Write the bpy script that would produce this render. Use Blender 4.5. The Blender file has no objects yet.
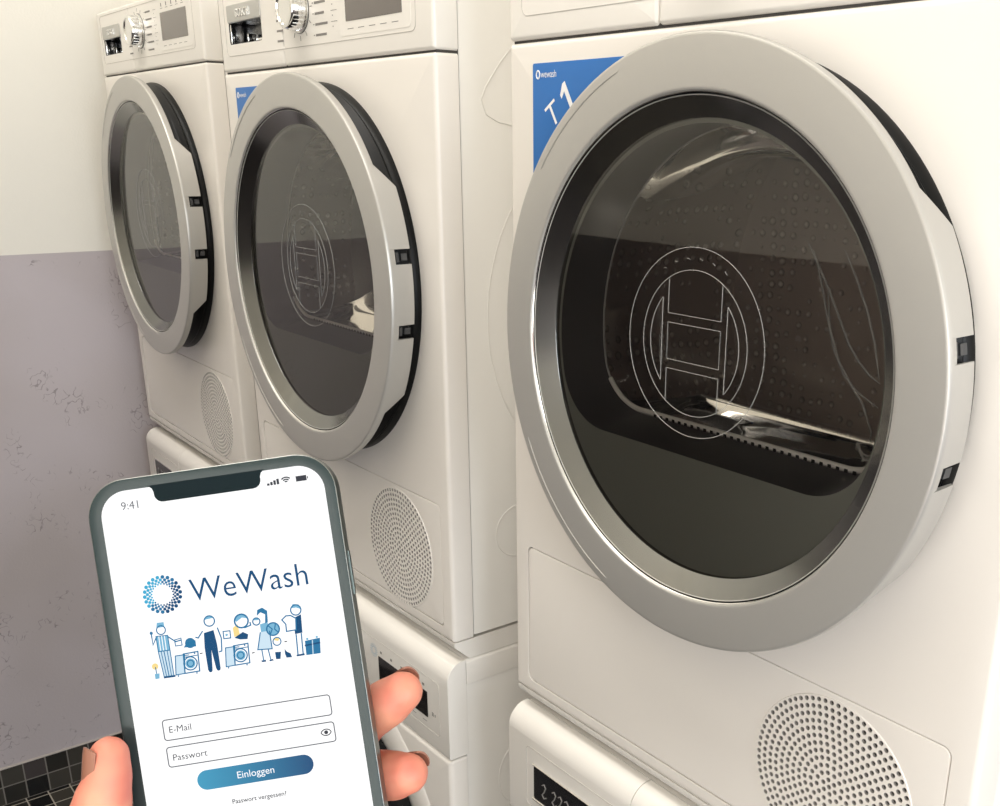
import bpy, bmesh, math, random
from mathutils import Vector, Matrix
random.seed(4)
SC = bpy.context.scene
COL = SC.collection
PI = math.pi

def srgb(r, g, b):
    f = lambda c: (c/255/12.92) if c/255 <= .04045 else ((c/255+.055)/1.055)**2.4
    return (f(r), f(g), f(b), 1.0)

# ------------------------------------------------------------------ camera
cam_data = bpy.data.cameras.new('camera')
cam = bpy.data.objects.new('camera', cam_data); COL.objects.link(cam)
cam_data.sensor_width = 36.0
cam_data.lens = 1047.92*0.036
cam_data.shift_x = -0.08366
cam_data.shift_y = 0.11666
cam_data.clip_start = 0.01
RIGHT = Vector((0.6311, 0.7756, 0.0110)); DOWN = Vector((0.2673, -0.2041, -0.9417)); FWD = Vector((-0.7282, 0.5973, -0.3362))
CAM_POS = Vector((0.9400, -0.6685, 1.5042))
cm = Matrix.Identity(4)
for i in range(3):
    cm[i][0] = RIGHT[i]; cm[i][1] = -DOWN[i]; cm[i][2] = -FWD[i]; cm[i][3] = CAM_POS[i]
cam.matrix_world = cm
SC.camera = cam

# ------------------------------------------------------------------ world, lights, exposure
W_ = bpy.data.worlds.new('world'); SC.world = W_; W_.use_nodes = True
W_.node_tree.nodes['Background'].inputs[0].default_value = (0.9, 0.95, 1.0, 1)
W_.node_tree.nodes['Background'].inputs[1].default_value = 0.3
SC.view_settings.view_transform = 'Standard'
SC.view_settings.look = 'None'
SC.view_settings.gamma = 1.0
SC.view_settings.use_curve_mapping = False
SC.view_settings.exposure = 0.13

def area(name, loc, target, sx, sy, power, color):
    d = bpy.data.lights.new(name, 'AREA'); d.shape = 'RECTANGLE'; d.size = sx; d.size_y = sy
    d.energy = power; d.color = color
    o = bpy.data.objects.new(name, d); COL.objects.link(o)
    o.location = loc
    o.rotation_euler = (Vector(target)-Vector(loc)).to_track_quat('-Z', 'Y').to_euler()
    return o
ROOM_X1 = 2.9; ROOM_Y0 = -1.27; ROOM_Y1 = 0.72; ROOM_Z = 3.6; WALL_X = -1.585
area('window_daylight', (ROOM_X1-.03, -.60, 1.55), (0, -.60, 1.55), 1.2, 1.2, 40, (.88, .94, 1.0))
area('ceiling_lamp', (-.25, -.80, ROOM_Z-.03), (-.25, -.80, 0), 2.6, .45, 36, (1.0, .968, .92))
area('rear_fill', (1.5, ROOM_Y0+.03, 1.30), (1.5, 0, 1.30), 1.2, 1.2, 17, (1.0, .955, .915))  # unseen fill added on the front wall to even out the machine fronts

# ------------------------------------------------------------------ materials
MATS = {}
def mat(name, col, rough=.4, metal=0.0, spec=.5, coat=0.0, emit=None, estr=0.0, noise=None):
    if name in MATS: return MATS[name]
    m = bpy.data.materials.new(name); m.use_nodes = True
    nt = m.node_tree; b = nt.nodes['Principled BSDF']
    b.inputs['Base Color'].default_value = col
    b.inputs['Roughness'].default_value = rough
    b.inputs['Metallic'].default_value = metal
    b.inputs['Specular IOR Level'].default_value = spec
    b.inputs['Coat Weight'].default_value = coat
    if emit:
        b.inputs['Emission Color'].default_value = emit; b.inputs['Emission Strength'].default_value = estr
    if noise:   # (scale, bump strength)
        tc = nt.nodes.new('ShaderNodeTexCoord'); n = nt.nodes.new('ShaderNodeTexNoise'); bp = nt.nodes.new('ShaderNodeBump')
        n.inputs['Scale'].default_value = noise[0]; n.inputs['Detail'].default_value = 3
        bp.inputs['Strength'].default_value = noise[1]; bp.inputs['Distance'].default_value = .001
        nt.links.new(tc.outputs['Object'], n.inputs['Vector']); nt.links.new(n.outputs['Fac'], bp.inputs['Height'])
        nt.links.new(bp.outputs['Normal'], b.inputs['Normal'])
    MATS[name] = m
    return m

M_white = mat('white_enamel', (.80, .757, .70, 1), .32, noise=(350, .03))
M_side = mat('white_sheet_metal', (.80, .775, .725, 1), .38, noise=(300, .03))
M_white2 = mat('white_plastic', (.81, .775, .72, 1), .30)
M_silver = mat('satin_silver', (.50, .485, .455, 1), .38, metal=.48, noise=(900, .03))
M_silver2 = mat('silver_plastic', (.50, .49, .46, 1), .35, metal=.4)
M_chrome = mat('chrome', (.82, .81, .79, 1), .12, metal=1.0)
M_black = mat('black_gloss_plastic', (.012, .012, .014, 1), .16)
M_cone = mat('dark_glossy_rim', (.24, .24, .23, 1), .20, metal=1.0)
M_matte = mat('black_rubber', (.004, .004, .004, 1), .40, spec=.18)
M_liner = mat('dark_grey_liner', (.20, .205, .18, 1), .45)
M_tunnel = mat('black_door_funnel', (.035, .032, .031, 1), .30)
M_seam = mat('dark_gap', (.05, .046, .042, 1), .8)
M_disp = mat('grey_display_glass', (.17, .15, .135, 1), .10)
M_dispblack = mat('black_display_glass', (.010, .009, .009, 1), .12)
M_mark = mat('grey_print', (.22, .205, .19, 1), .6)
M_etch = mat('etched_lines', (.42, .41, .39, 1), .4)
M_blue = mat('blue_sticker', srgb(38, 108, 182), .45)
M_wprint = mat('white_print', (.88, .88, .88, 1), .5)
M_bowlrim = mat('bowl_edge_highlight', (.36, .35, .34, 1), .12, spec=.8)
M_latch = mat('dark_latch', (.07, .072, .075, 1), .3, metal=.4)
M_bowlglint = mat('glint_streak', (.30, .29, .275, 1), .12, spec=.9)
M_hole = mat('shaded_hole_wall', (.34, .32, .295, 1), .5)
M_line = mat('fine_panel_line', (.50, .47, .43, 1), .5)
M_lint = mat('lint_filter_grey', (.75, .72, .68, 1), .3)

def glass_mat(name, tint, rough, ior, extra=0.0):
    m = bpy.data.materials.new(name); m.use_nodes = True; nt = m.node_tree
    for n in list(nt.nodes): nt.nodes.remove(n)
    out = nt.nodes.new('ShaderNodeOutputMaterial'); mix = nt.nodes.new('ShaderNodeMixShader')
    tr = nt.nodes.new('ShaderNodeBsdfTransparent'); gl = nt.nodes.new('ShaderNodeBsdfGlossy'); fr = nt.nodes.new('ShaderNodeFresnel')
    tr.inputs['Color'].default_value = tint; gl.inputs['Roughness'].default_value = rough
    gl.inputs['Color'].default_value = (.98, .97, .95, 1)
    fr.inputs['IOR'].default_value = ior
    ma = nt.nodes.new('ShaderNodeMath'); ma.operation = 'ADD'; ma.use_clamp = True; ma.inputs[1].default_value = extra
    nt.links.new(fr.outputs[0], ma.inputs[0]); nt.links.new(ma.outputs[0], mix.inputs[0])
    nt.links.new(tr.outputs[0], mix.inputs[1]); nt.links.new(gl.outputs[0], mix.inputs[2])
    nt.links.new(mix.outputs[0], out.inputs[0])
    MATS[name] = m
    return m
M_pane = glass_mat('tinted_door_glass', (.88, .87, .85, 1), .012, 1.58, .02)
M_bowl = glass_mat('clear_bowl_glass', (.92, .91, .89, 1), .04, 1.28)

def drum_mat():
    m = mat('perforated_steel_painted_glints', (.75, .66, .61, 1), .46, metal=.15)
    nt = m.node_tree; b = nt.nodes['Principled BSDF']
    tc = nt.nodes.new('ShaderNodeTexCoord'); v = nt.nodes.new('ShaderNodeTexVoronoi'); bp = nt.nodes.new('ShaderNodeBump')
    v.inputs['Scale'].default_value = 70; v.inputs['Randomness'].default_value = .25
    rp = nt.nodes.new('ShaderNodeValToRGB'); rp.color_ramp.elements[0].position = .18; rp.color_ramp.elements[1].position = .34
    nt.links.new(tc.outputs['Object'], v.inputs['Vector']); nt.links.new(v.outputs['Distance'], rp.inputs[0])
    mc = nt.nodes.new('ShaderNodeMixRGB'); mc.inputs[1].default_value = (.62, .55, .51, 1); mc.inputs[2].default_value = (.38, .315, .285, 1)  # lighter dots paint highlight specks into the steel colour
    nt.links.new(rp.outputs[0], mc.inputs[0]); nt.links.new(mc.outputs[0], b.inputs['Base Color'])
    nt.links.new(rp.outputs[0], bp.inputs['Height']); bp.inputs['Strength'].default_value = .9; bp.inputs['Distance'].default_value = .004
    nt.links.new(bp.outputs[0], b.inputs['Normal'])
    return m
M_drum = drum_mat()

# wall paint: white above a violet-grey oil-paint dado with curly scratch flecks
DADO = 1.273
def wall_mat(name='painted_wall', dark=1.0):
    m = bpy.data.materials.new(name); m.use_nodes = True; nt = m.node_tree; N = nt.nodes.new; L = nt.links.new
    b = nt.nodes['Principled BSDF']
    geo = N('ShaderNodeNewGeometry'); sep = N('ShaderNodeSeparateXYZ'); L(geo.outputs['Position'], sep.inputs[0])
    gt = N('ShaderNodeMath'); gt.operation = 'GREATER_THAN'; gt.inputs[1].default_value = DADO; L(sep.outputs['Z'], gt.inputs[0])
    # grey paint with soft blotches
    n0 = N('ShaderNodeTexNoise'); n0.inputs['Scale'].default_value = 2.2; n0.inputs['Detail'].default_value = 2; L(geo.outputs['Position'], n0.inputs['Vector'])
    r0 = N('ShaderNodeValToRGB'); r0.color_ramp.elements[0].position = .35; r0.color_ramp.elements[1].position = .66
    r0.color_ramp.elements[0].color = (.43*dark, .38*dark, .375*dark, 1); r0.color_ramp.elements[1].color = (.52*dark, .47*dark, .495*dark, 1); L(n0.outputs['Fac'], r0.inputs[0])
    # curly flecks: thin iso-lines of a fine noise, only inside patches
    n1 = N('ShaderNodeTexNoise'); n1.inputs['Scale'].default_value = 46; n1.inputs['Detail'].default_value = 1.5; L(geo.outputs['Position'], n1.inputs['Vector'])
    s1 = N('ShaderNodeMath'); s1.operation = 'SUBTRACT'; s1.inputs[1].default_value = .5; L(n1.outputs['Fac'], s1.inputs[0])
    a1 = N('ShaderNodeMath'); a1.operation = 'ABSOLUTE'; L(s1.outputs[0], a1.inputs[0])
    l1 = N('ShaderNodeMath'); l1.operation = 'LESS_THAN'; l1.inputs[1].default_value = .016; L(a1.outputs[0], l1.inputs[0])
    n2 = N('ShaderNodeTexNoise'); n2.inputs['Scale'].default_value = 7.5; n2.inputs['Detail'].default_value = 4; n2.inputs['Roughness'].default_value = .75; L(geo.outputs['Position'], n2.inputs['Vector'])
    g2 = N('ShaderNodeMapRange'); g2.inputs['From Min'].default_value = .54; g2.inputs['From Max'].default_value = .60; L(n2.outputs['Fac'], g2.inputs['Value'])
    mu = N('ShaderNodeMath'); mu.operation = 'MULTIPLY'; L(l1.outputs[0], mu.inputs[0]); L(g2.outputs[0], mu.inputs[1])
    m3 = N('ShaderNodeMath'); m3.operation = 'MULTIPLY'; m3.inputs[1].default_value = .6; L(mu.outputs[0], m3.inputs[0])
    mx = N('ShaderNodeMixRGB'); mx.inputs[2].default_value = (.17, .145, .15, 1); L(m3.outputs[0], mx.inputs[0]); L(r0.outputs[0], mx.inputs[1])
    mz = N('ShaderNodeMixRGB'); mz.inputs[2].default_value = (.82, .79, .72, 1); L(gt.outputs[0], mz.inputs[0]); L(mx.outputs[0], mz.inputs[1])
    L(mz.outputs[0], b.inputs['Base Color'])
    b.inputs['Roughness'].default_value = .55
    bp = N('ShaderNodeBump'); n4 = N('ShaderNodeTexNoise'); n4.inputs['Scale'].default_value = 240; L(geo.outputs['Position'], n4.inputs['Vector'])
    bp.inputs['Strength'].default_value = .15; bp.inputs['Distance'].default_value = .002; L(n4.outputs['Fac'], bp.inputs['Height']); L(bp.outputs[0], b.inputs['Normal'])
    return m
M_wall = wall_mat(); M_wallf = wall_mat('darkened_front_wall', .24)  # front wall dado darkened to keep reflections in the doors dark
M_ceil = mat('white_ceiling_paint', (.82, .79, .74, 1), .8)

def tile_mat(name, ax, offs, pitch, grout):
    m = bpy.data.materials.new(name); m.use_nodes = True; nt = m.node_tree; N = nt.nodes.new; L = nt.links.new
    b = nt.nodes['Principled BSDF']
    geo = N('ShaderNodeNewGeometry'); sep = N('ShaderNodeSeparateXYZ'); L(geo.outputs['Position'], sep.inputs[0])
    cells = []; gr = []
    for k in range(2):
        a = N('ShaderNodeMath'); a.operation = 'SUBTRACT'; a.inputs[1].default_value = offs[k]; L(sep.outputs[ax[k]], a.inputs[0])
        d = N('ShaderNodeMath'); d.operation = 'DIVIDE'; d.inputs[1].default_value = pitch[k]; L(a.outputs[0], d.inputs[0])
        fl = N('ShaderNodeMath'); fl.operation = 'FLOOR'; L(d.outputs[0], fl.inputs[0]); cells.append(fl)
        fr = N('ShaderNodeMath'); fr.operation = 'FRACT'; L(d.outputs[0], fr.inputs[0])
        s = N('ShaderNodeMath'); s.operation = 'SUBTRACT'; s.inputs[1].default_value = .5; L(fr.outputs[0], s.inputs[0])
        ab = N('ShaderNodeMath'); ab.operation = 'ABSOLUTE'; L(s.outputs[0], ab.inputs[0])
        g = N('ShaderNodeMath'); g.operation = 'GREATER_THAN'; g.inputs[1].default_value = .5-.030; L(ab.outputs[0], g.inputs[0]); gr.append(g)
    cb = N('ShaderNodeCombineXYZ'); L(cells[0].outputs[0], cb.inputs[0]); L(cells[1].outputs[0], cb.inputs[1])
    wn = N('ShaderNodeTexWhiteNoise'); L(cb.outputs[0], wn.inputs['Vector'])
    rp = N('ShaderNodeValToRGB'); rp.color_ramp.interpolation = 'CONSTANT'
    e = rp.color_ramp.elements; e[0].position = 0; e[0].color = (.006, .0055, .0055, 1); e[1].position = .35; e[1].color = (.018, .016, .013, 1)
    for pos, c in ((.55, (.048, .043, .035, 1)), (.8, (.055, .045, .044, 1))):
        x = e.new(pos); x.color = c
    L(wn.outputs['Value'], rp.inputs[0])
    mxx = N('ShaderNodeMath'); mxx.operation = 'MAXIMUM'; L(gr[0].outputs[0], mxx.inputs[0]); L(gr[1].outputs[0], mxx.inputs[1])
    mx = N('ShaderNodeMixRGB'); mx.inputs[2].default_value = grout; L(mxx.outputs[0], mx.inputs[0]); L(rp.outputs[0], mx.inputs[1])
    L(mx.outputs[0], b.inputs['Base Color'])
    rr = N('ShaderNodeMath'); rr.operation = 'MULTIPLY_ADD'; rr.inputs[1].default_value = .5; rr.inputs[2].default_value = .25; L(mxx.outputs[0], rr.inputs[0]); L(rr.outputs[0], b.inputs['Roughness'])
    return m
M_tile = tile_mat('black_mosaic_wall_tiles', ('Y', 'Z'), (-.282, 0.0), (.0492, .0477), (.20, .18, .16, 1))
M_ftile = tile_mat('dark_mosaic_floor_tiles', ('X', 'Y'), (WALL_X+.018, -.289), (.0492, .0492), (.40, .36, .30, 1))

# ------------------------------------------------------------------ mesh helpers
class MB:
    """collects geometry and links it as ONE mesh object"""
    def __init__(s): s.bm = bmesh.new(); s.mats = []; s.cur = 0
    def use(s, m):
        if m not in s.mats: s.mats.append(m)
        s.cur = s.mats.index(m); return s
    def face(s, vs):
        try:
            f = s.bm.faces.new(vs); f.material_index = s.cur; f.smooth = True; return f
        except ValueError: return None
    def loft(s, loops, closed=True, cap0=False, cap1=False):
        R = [[s.bm.verts.new(p) for p in l] for l in loops]
        n = len(R[0])
        for a, b in zip(R, R[1:]):
            for i in range(n if closed else n-1):
                j = (i+1) % n
                s.face((a[i], a[j], b[j], b[i]))
        if cap0: s.face(R[0][::-1])
        if cap1: s.face(R[-1])
        return R
    def lathe(s, prof, c, n=96, a0=0, a1=2*PI, closed=True):
        """profile of (radius, y) about an axis along Y through c=(x,z)"""
        full = closed
        cnt = n if full else n+1
        loops = []
        for r, y in prof:
            loops.append([(c[0]+r*math.cos(a0+(a1-a0)*i/n), y, c[1]+r*math.sin(a0+(a1-a0)*i/n)) for i in range(cnt)])
        return s.loft(loops, closed=full)
    def plate(s, outer, holes, y):
        """flat plate in XZ at y, with holes; outlines are lists of (x,z)"""
        es = []; allv = []
        for lp in [outer]+holes:
            vs = [s.bm.verts.new((p[0], y, p[1])) for p in lp]; allv += vs
            for i in range(len(vs)): es.append(s.bm.edges.new((vs[i], vs[(i+1) % len(vs)])))
        r = bmesh.ops.triangle_fill(s.bm, use_beauty=True, use_dissolve=False, edges=es, normal=(0, -1, 0))
        for g in r['geom']:
            if isinstance(g, bmesh.types.BMFace): g.material_index = s.cur; g.smooth = True
    def box(s, x0, x1, y0, y1, z0, z1, bevels=()):
        """box; bevels = [(test(edge midpoint-normalised) , width, segments)]"""
        r = bmesh.ops.create_cube(s.bm, size=1.0)
        vs = r['verts']
        for v in vs:
            v.co = ((x0+x1)/2+v.co.x*(x1-x0), (y0+y1)/2+v.co.y*(y1-y0), (z0+z1)/2+v.co.z*(z1-z0))
        fs = set(f for v in vs for f in v.link_faces)
        for f in fs: f.material_index = s.cur; f.smooth = True
        for test, w, sg in bevels:
            es = set(e for f in fs if f.is_valid for e in f.edges)
            sel = []
            for e in es:
                m = (e.verts[0].co+e.verts[1].co)/2
                u = (2*(m.x-x0)/(x1-x0)-1, 2*(m.y-y0)/(y1-y0)-1, 2*(m.z-z0)/(z1-z0)-1)
                if e.calc_length() > 2e-4 and test(u): sel.append(e)
            if sel:
                rr = bmesh.ops.bevel(s.bm, geom=sel, offset=w, segments=sg, profile=.5, affect='EDGES', clamp_overlap=True, material=s.cur)
                fs |= set(rr['faces'])
                for f in rr['faces']: f.smooth = True
                fs = set(f for f in fs if f.is_valid)
    def tube(s, pts, r, n=6, closed=False, cap=True):
        pts = [Vector(p) for p in pts]; loops = []
        m = len(pts)
        up = None
        for i, p in enumerate(pts):
            if closed: t = pts[(i+1) % m]-pts[(i-1) % m]
            else: t = pts[min(i+1, m-1)]-pts[max(i-1, 0)]
            t.normalize()
            if up is None:
                up = t.orthogonal().normalized()
            else:
                up = (up-t*up.dot(t)).normalized()
            bi = t.cross(up)
            rad = r[i] if isinstance(r, (list, tuple)) else r
            loops.append([p+(up*math.cos(2*PI*k/n)+bi*math.sin(2*PI*k/n))*rad for k in range(n)])
        if closed: loops.append(loops[0])
        s.loft(loops, cap0=cap and not closed, cap1=cap and not closed)
    def add_mesh(s, me, M):
        idx = {}
        for v in me.vertices: idx[v.index] = s.bm.verts.new(M @ v.co)
        for p in me.polygons: s.face([idx[i] for i in p.vertices])
    def build(s, name, parent=None, m=None, off=(0, 0, 0), sharp=35, weld=1e-6):
        if m is not None and not s.mats: s.mats = [m]
        bm = s.bm
        if weld: bmesh.ops.remove_doubles(bm, verts=bm.verts, dist=weld)
        bmesh.ops.recalc_face_normals(bm, faces=bm.faces)
        if off != (0, 0, 0): bmesh.ops.translate(bm, vec=Vector(off)*-1, verts=bm.verts)
        me = bpy.data.meshes.new(name); bm.to_mesh(me); bm.free()
        for mm in s.mats: me.materials.append(mm)
        if sharp: me.set_sharp_from_angle(angle=math.radians(sharp))
        o = bpy.data.objects.new(name, me); COL.objects.link(o)
        if parent is not None: o.parent = parent
        return o

def rrect(x0, x1, z0, z1, r, n=6, ins=0.0):
    """rounded rectangle outline, constant point count"""
    x0 += ins; x1 -= ins; z0 += ins; z1 -= ins
    r = max(r-ins, 1e-4); pts = []
    for cx, cz, a in ((x1-r, z0+r, -90), (x1-r, z1-r, 0), (x0+r, z1-r, 90), (x0+r, z0+r, 180)):
        for i in range(n+1):
            t = math.radians(a+90*i/n); pts.append((cx+r*math.cos(t), cz+r*math.sin(t)))
    return pts
def circ(cx, cz, r, n=96): return [(cx+r*math.cos(2*PI*i/n), cz+r*math.sin(2*PI*i/n)) for i in range(n)]
def at_y(lp, y): return [(p[0], y, p[1]) for p in lp]
def panel(mb, x0, x1, z0, z1, r, b, y0, y1, holes=(), n=6):
    """front plate with rounded front edges running back to y1"""
    mb.plate(rrect(x0, x1, z0, z1, r, n, b), list(holes), y0)
    loops = []
    for k in range(6):
        t = k/5*PI/2
        loops.append(at_y(rrect(x0, x1, z0, z1, r, n, b*(1-math.sin(t))), y0+b*(1-math.cos(t))))
    loops.append(at_y(rrect(x0, x1, z0, z1, r, n, 0), y1))
    mb.loft(loops)

def text_mesh(body, size, align='LEFT', offset=0.0, extrude=0.0, spacing=1.0):
    cu = bpy.data.curves.new('lettering_curve', 'FONT'); cu.body = body; cu.size = size; cu.align_x = align
    cu.offset = offset; cu.extrude = extrude; cu.resolution_u = 4; cu.space_character = spacing
    ob = bpy.data.objects.new('lettering_curve', cu); COL.objects.link(ob)
    bpy.context.view_layer.update()
    dg = bpy.context.evaluated_depsgraph_get()
    me = bpy.data.meshes.new_from_object(ob.evaluated_get(dg))
    bpy.data.objects.remove(ob); bpy.data.curves.remove(cu)
    return me
# text lying on the XZ face of a machine, readable from -Y
def M_face(x, y, z, rot=0.0, sx=1.0):
    return Matrix.Translation((x, y, z)) @ Matrix.Rotation(-rot, 4, 'Y') @ Matrix.Rotation(PI/2, 4, 'X') @ Matrix.Scale(sx, 4, (1, 0, 0))

def thing(name, label, cat, loc, group=None, rotz=0.0):
    o = bpy.data.objects.new(name, None); COL.objects.link(o); o.location = loc; o.rotation_euler = (0, 0, rotz)
    o.empty_display_size = .05
    o['label'] = label; o['category'] = cat
    if group: o['group'] = group
    return o
def copy_tree(o, parent=None, skip=()):
    c = o.copy(); COL.objects.link(c)
    if parent is not None:
        c.parent = parent; c.matrix_parent_inverse = o.matrix_parent_inverse.copy()
    for ch in [x for x in bpy.data.objects if x.parent == o]: copy_tree(ch, c)
    return c
def struct(name, mb, m=None):
    o = mb.build(name, None, m); o['kind'] = 'structure'; return o

# ------------------------------------------------------------------ room shell
b = MB(); b.box(WALL_X-.1, WALL_X, ROOM_Y0-.1, ROOM_Y1+.1, 0.0, ROOM_Z); struct('wall_left', b, M_wall)
b = MB(); b.box(WALL_X, ROOM_X1, ROOM_Y1, ROOM_Y1+.1, 0.0, ROOM_Z); struct('wall_back', b, M_wall)
b = MB(); b.box(WALL_X, ROOM_X1, ROOM_Y0-.1, ROOM_Y0, 0.0, ROOM_Z); struct('wall_front', b, M_wallf)
b = MB()
wy0, wy1, wz0, wz1 = -1.22, .02, .92, 2.18
b.box(ROOM_X1, ROOM_X1+.1, ROOM_Y0-.1, wy0, 0, ROOM_Z); b.box(ROOM_X1, ROOM_X1+.1, wy1, ROOM_Y1+.1, 0, ROOM_Z)
b.box(ROOM_X1, ROOM_X1+.1, wy0, wy1, 0, wz0); b.box(ROOM_X1, ROOM_X1+.1, wy0, wy1, wz1, ROOM_Z)
struct('wall_right', b, M_wall)
b = MB(); b.box(WALL_X-.1, ROOM_X1+.1, ROOM_Y0-.1, ROOM_Y1+.1, -.1, 0.0); struct('floor', b, M_ftile)
b = MB(); b.box(WALL_X-.1, ROOM_X1+.1, ROOM_Y0-.1, ROOM_Y1+.1, ROOM_Z, ROOM_Z+.1); struct('ceiling', b, M_ceil)
b = MB(); b.box(WALL_X, WALL_X+.004, ROOM_Y0, ROOM_Y1, 0.0, .0945); struct('baseboard_left', b, M_tile)
b = MB(); b.box(WALL_X, WALL_X+.0065, ROOM_Y0, ROOM_Y1, .0945, .0975, [(lambda u: u[0] > .5, .0015, 3)])
struct('trim_1', b, mat('plaster_edge', (.42, .38, .35, 1), .6))

# ------------------------------------------------------------------ tumble dryer
XL, XR = -.002, .6015
W = .598; ZB = .8787; ZT = 1.7187
DCX, DCZ = .3095, 1.3331
DO = (W/2, .3, ZB)          # base point of the dryer
VX, VZ, VR = .4690, .9765, .0822
FX0, FX1, FZ0, FZ1 = .0242, .5775, .8955, 1.067

# added tubes drawing bright refraction curves on the glass bowl (x, y, z from the door axis)
BOWL_GLINTS = [[(0.0095, 0.0945, 0.094), (0.0215, 0.096, 0.0758), (0.0362, 0.0975, 0.0527), (0.0511, 0.0975, 0.0281), (0.0637, 0.097, 0.0078), (0.0767, 0.096, -0.0052), (0.0895, 0.0945, -0.0144), (0.1024, 0.0935, -0.0199)],
    [(0.0178, 0.095, 0.0859), (0.0268, 0.097, 0.0605), (0.0361, 0.098, 0.0306), (0.0476, 0.0975, 0.0009), (0.0614, 0.097, -0.0194), (0.0785, 0.095, -0.0315), (0.1034, 0.093, -0.0409)],
    [(0.0353, 0.0975, 0.0508), (0.0409, 0.098, 0.0178), (0.0543, 0.0975, -0.0089), (0.0707, 0.096, -0.0267), (0.0869, 0.094, -0.0415), (0.1002, 0.091, -0.0627), (0.1031, 0.0875, -0.0824)],
    [(0.0522, 0.094, 0.0887), (0.0673, 0.0945, 0.0647), (0.0803, 0.095, 0.0406), (0.0925, 0.0945, 0.0123), (0.101, 0.0935, -0.0167)]]
def bowl_outline(r, chord, rc, cx, cz, n=140):
    """circle clipped by a flat bottom chord, corners rounded"""
    pts = []
    zc = chord
    # corner circle centre: distance r-rc from centre, height zc+rc
    h = zc+rc; wv = math.sqrt(max((r-rc)**2-h**2, 1e-9))
    aR = math.atan2(h, wv); aL = math.atan2(h, -wv)
    n1 = int(n*.7)
    tot = (aL-aR) % (2*PI)
    for i in range(n1): a = aR+tot*i/(n1-1); pts.append((cx+r*math.cos(a), cz+r*math.sin(a)))
    m = (n-n1)//2
    a0 = aL % (2*PI)
    for i in range(1, m+1): a = a0+(1.5*PI-a0)*i/m; pts.append((cx-wv+rc*math.cos(a), cz+h+rc*math.sin(a)))
    a1 = aR
    k = n-n1-m
    for i in range(k): a = -PI/2+(a1+PI/2)*i/k; pts.append((cx+wv+rc*math.cos(a), cz+h+rc*math.sin(a)))
    return pts

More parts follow.
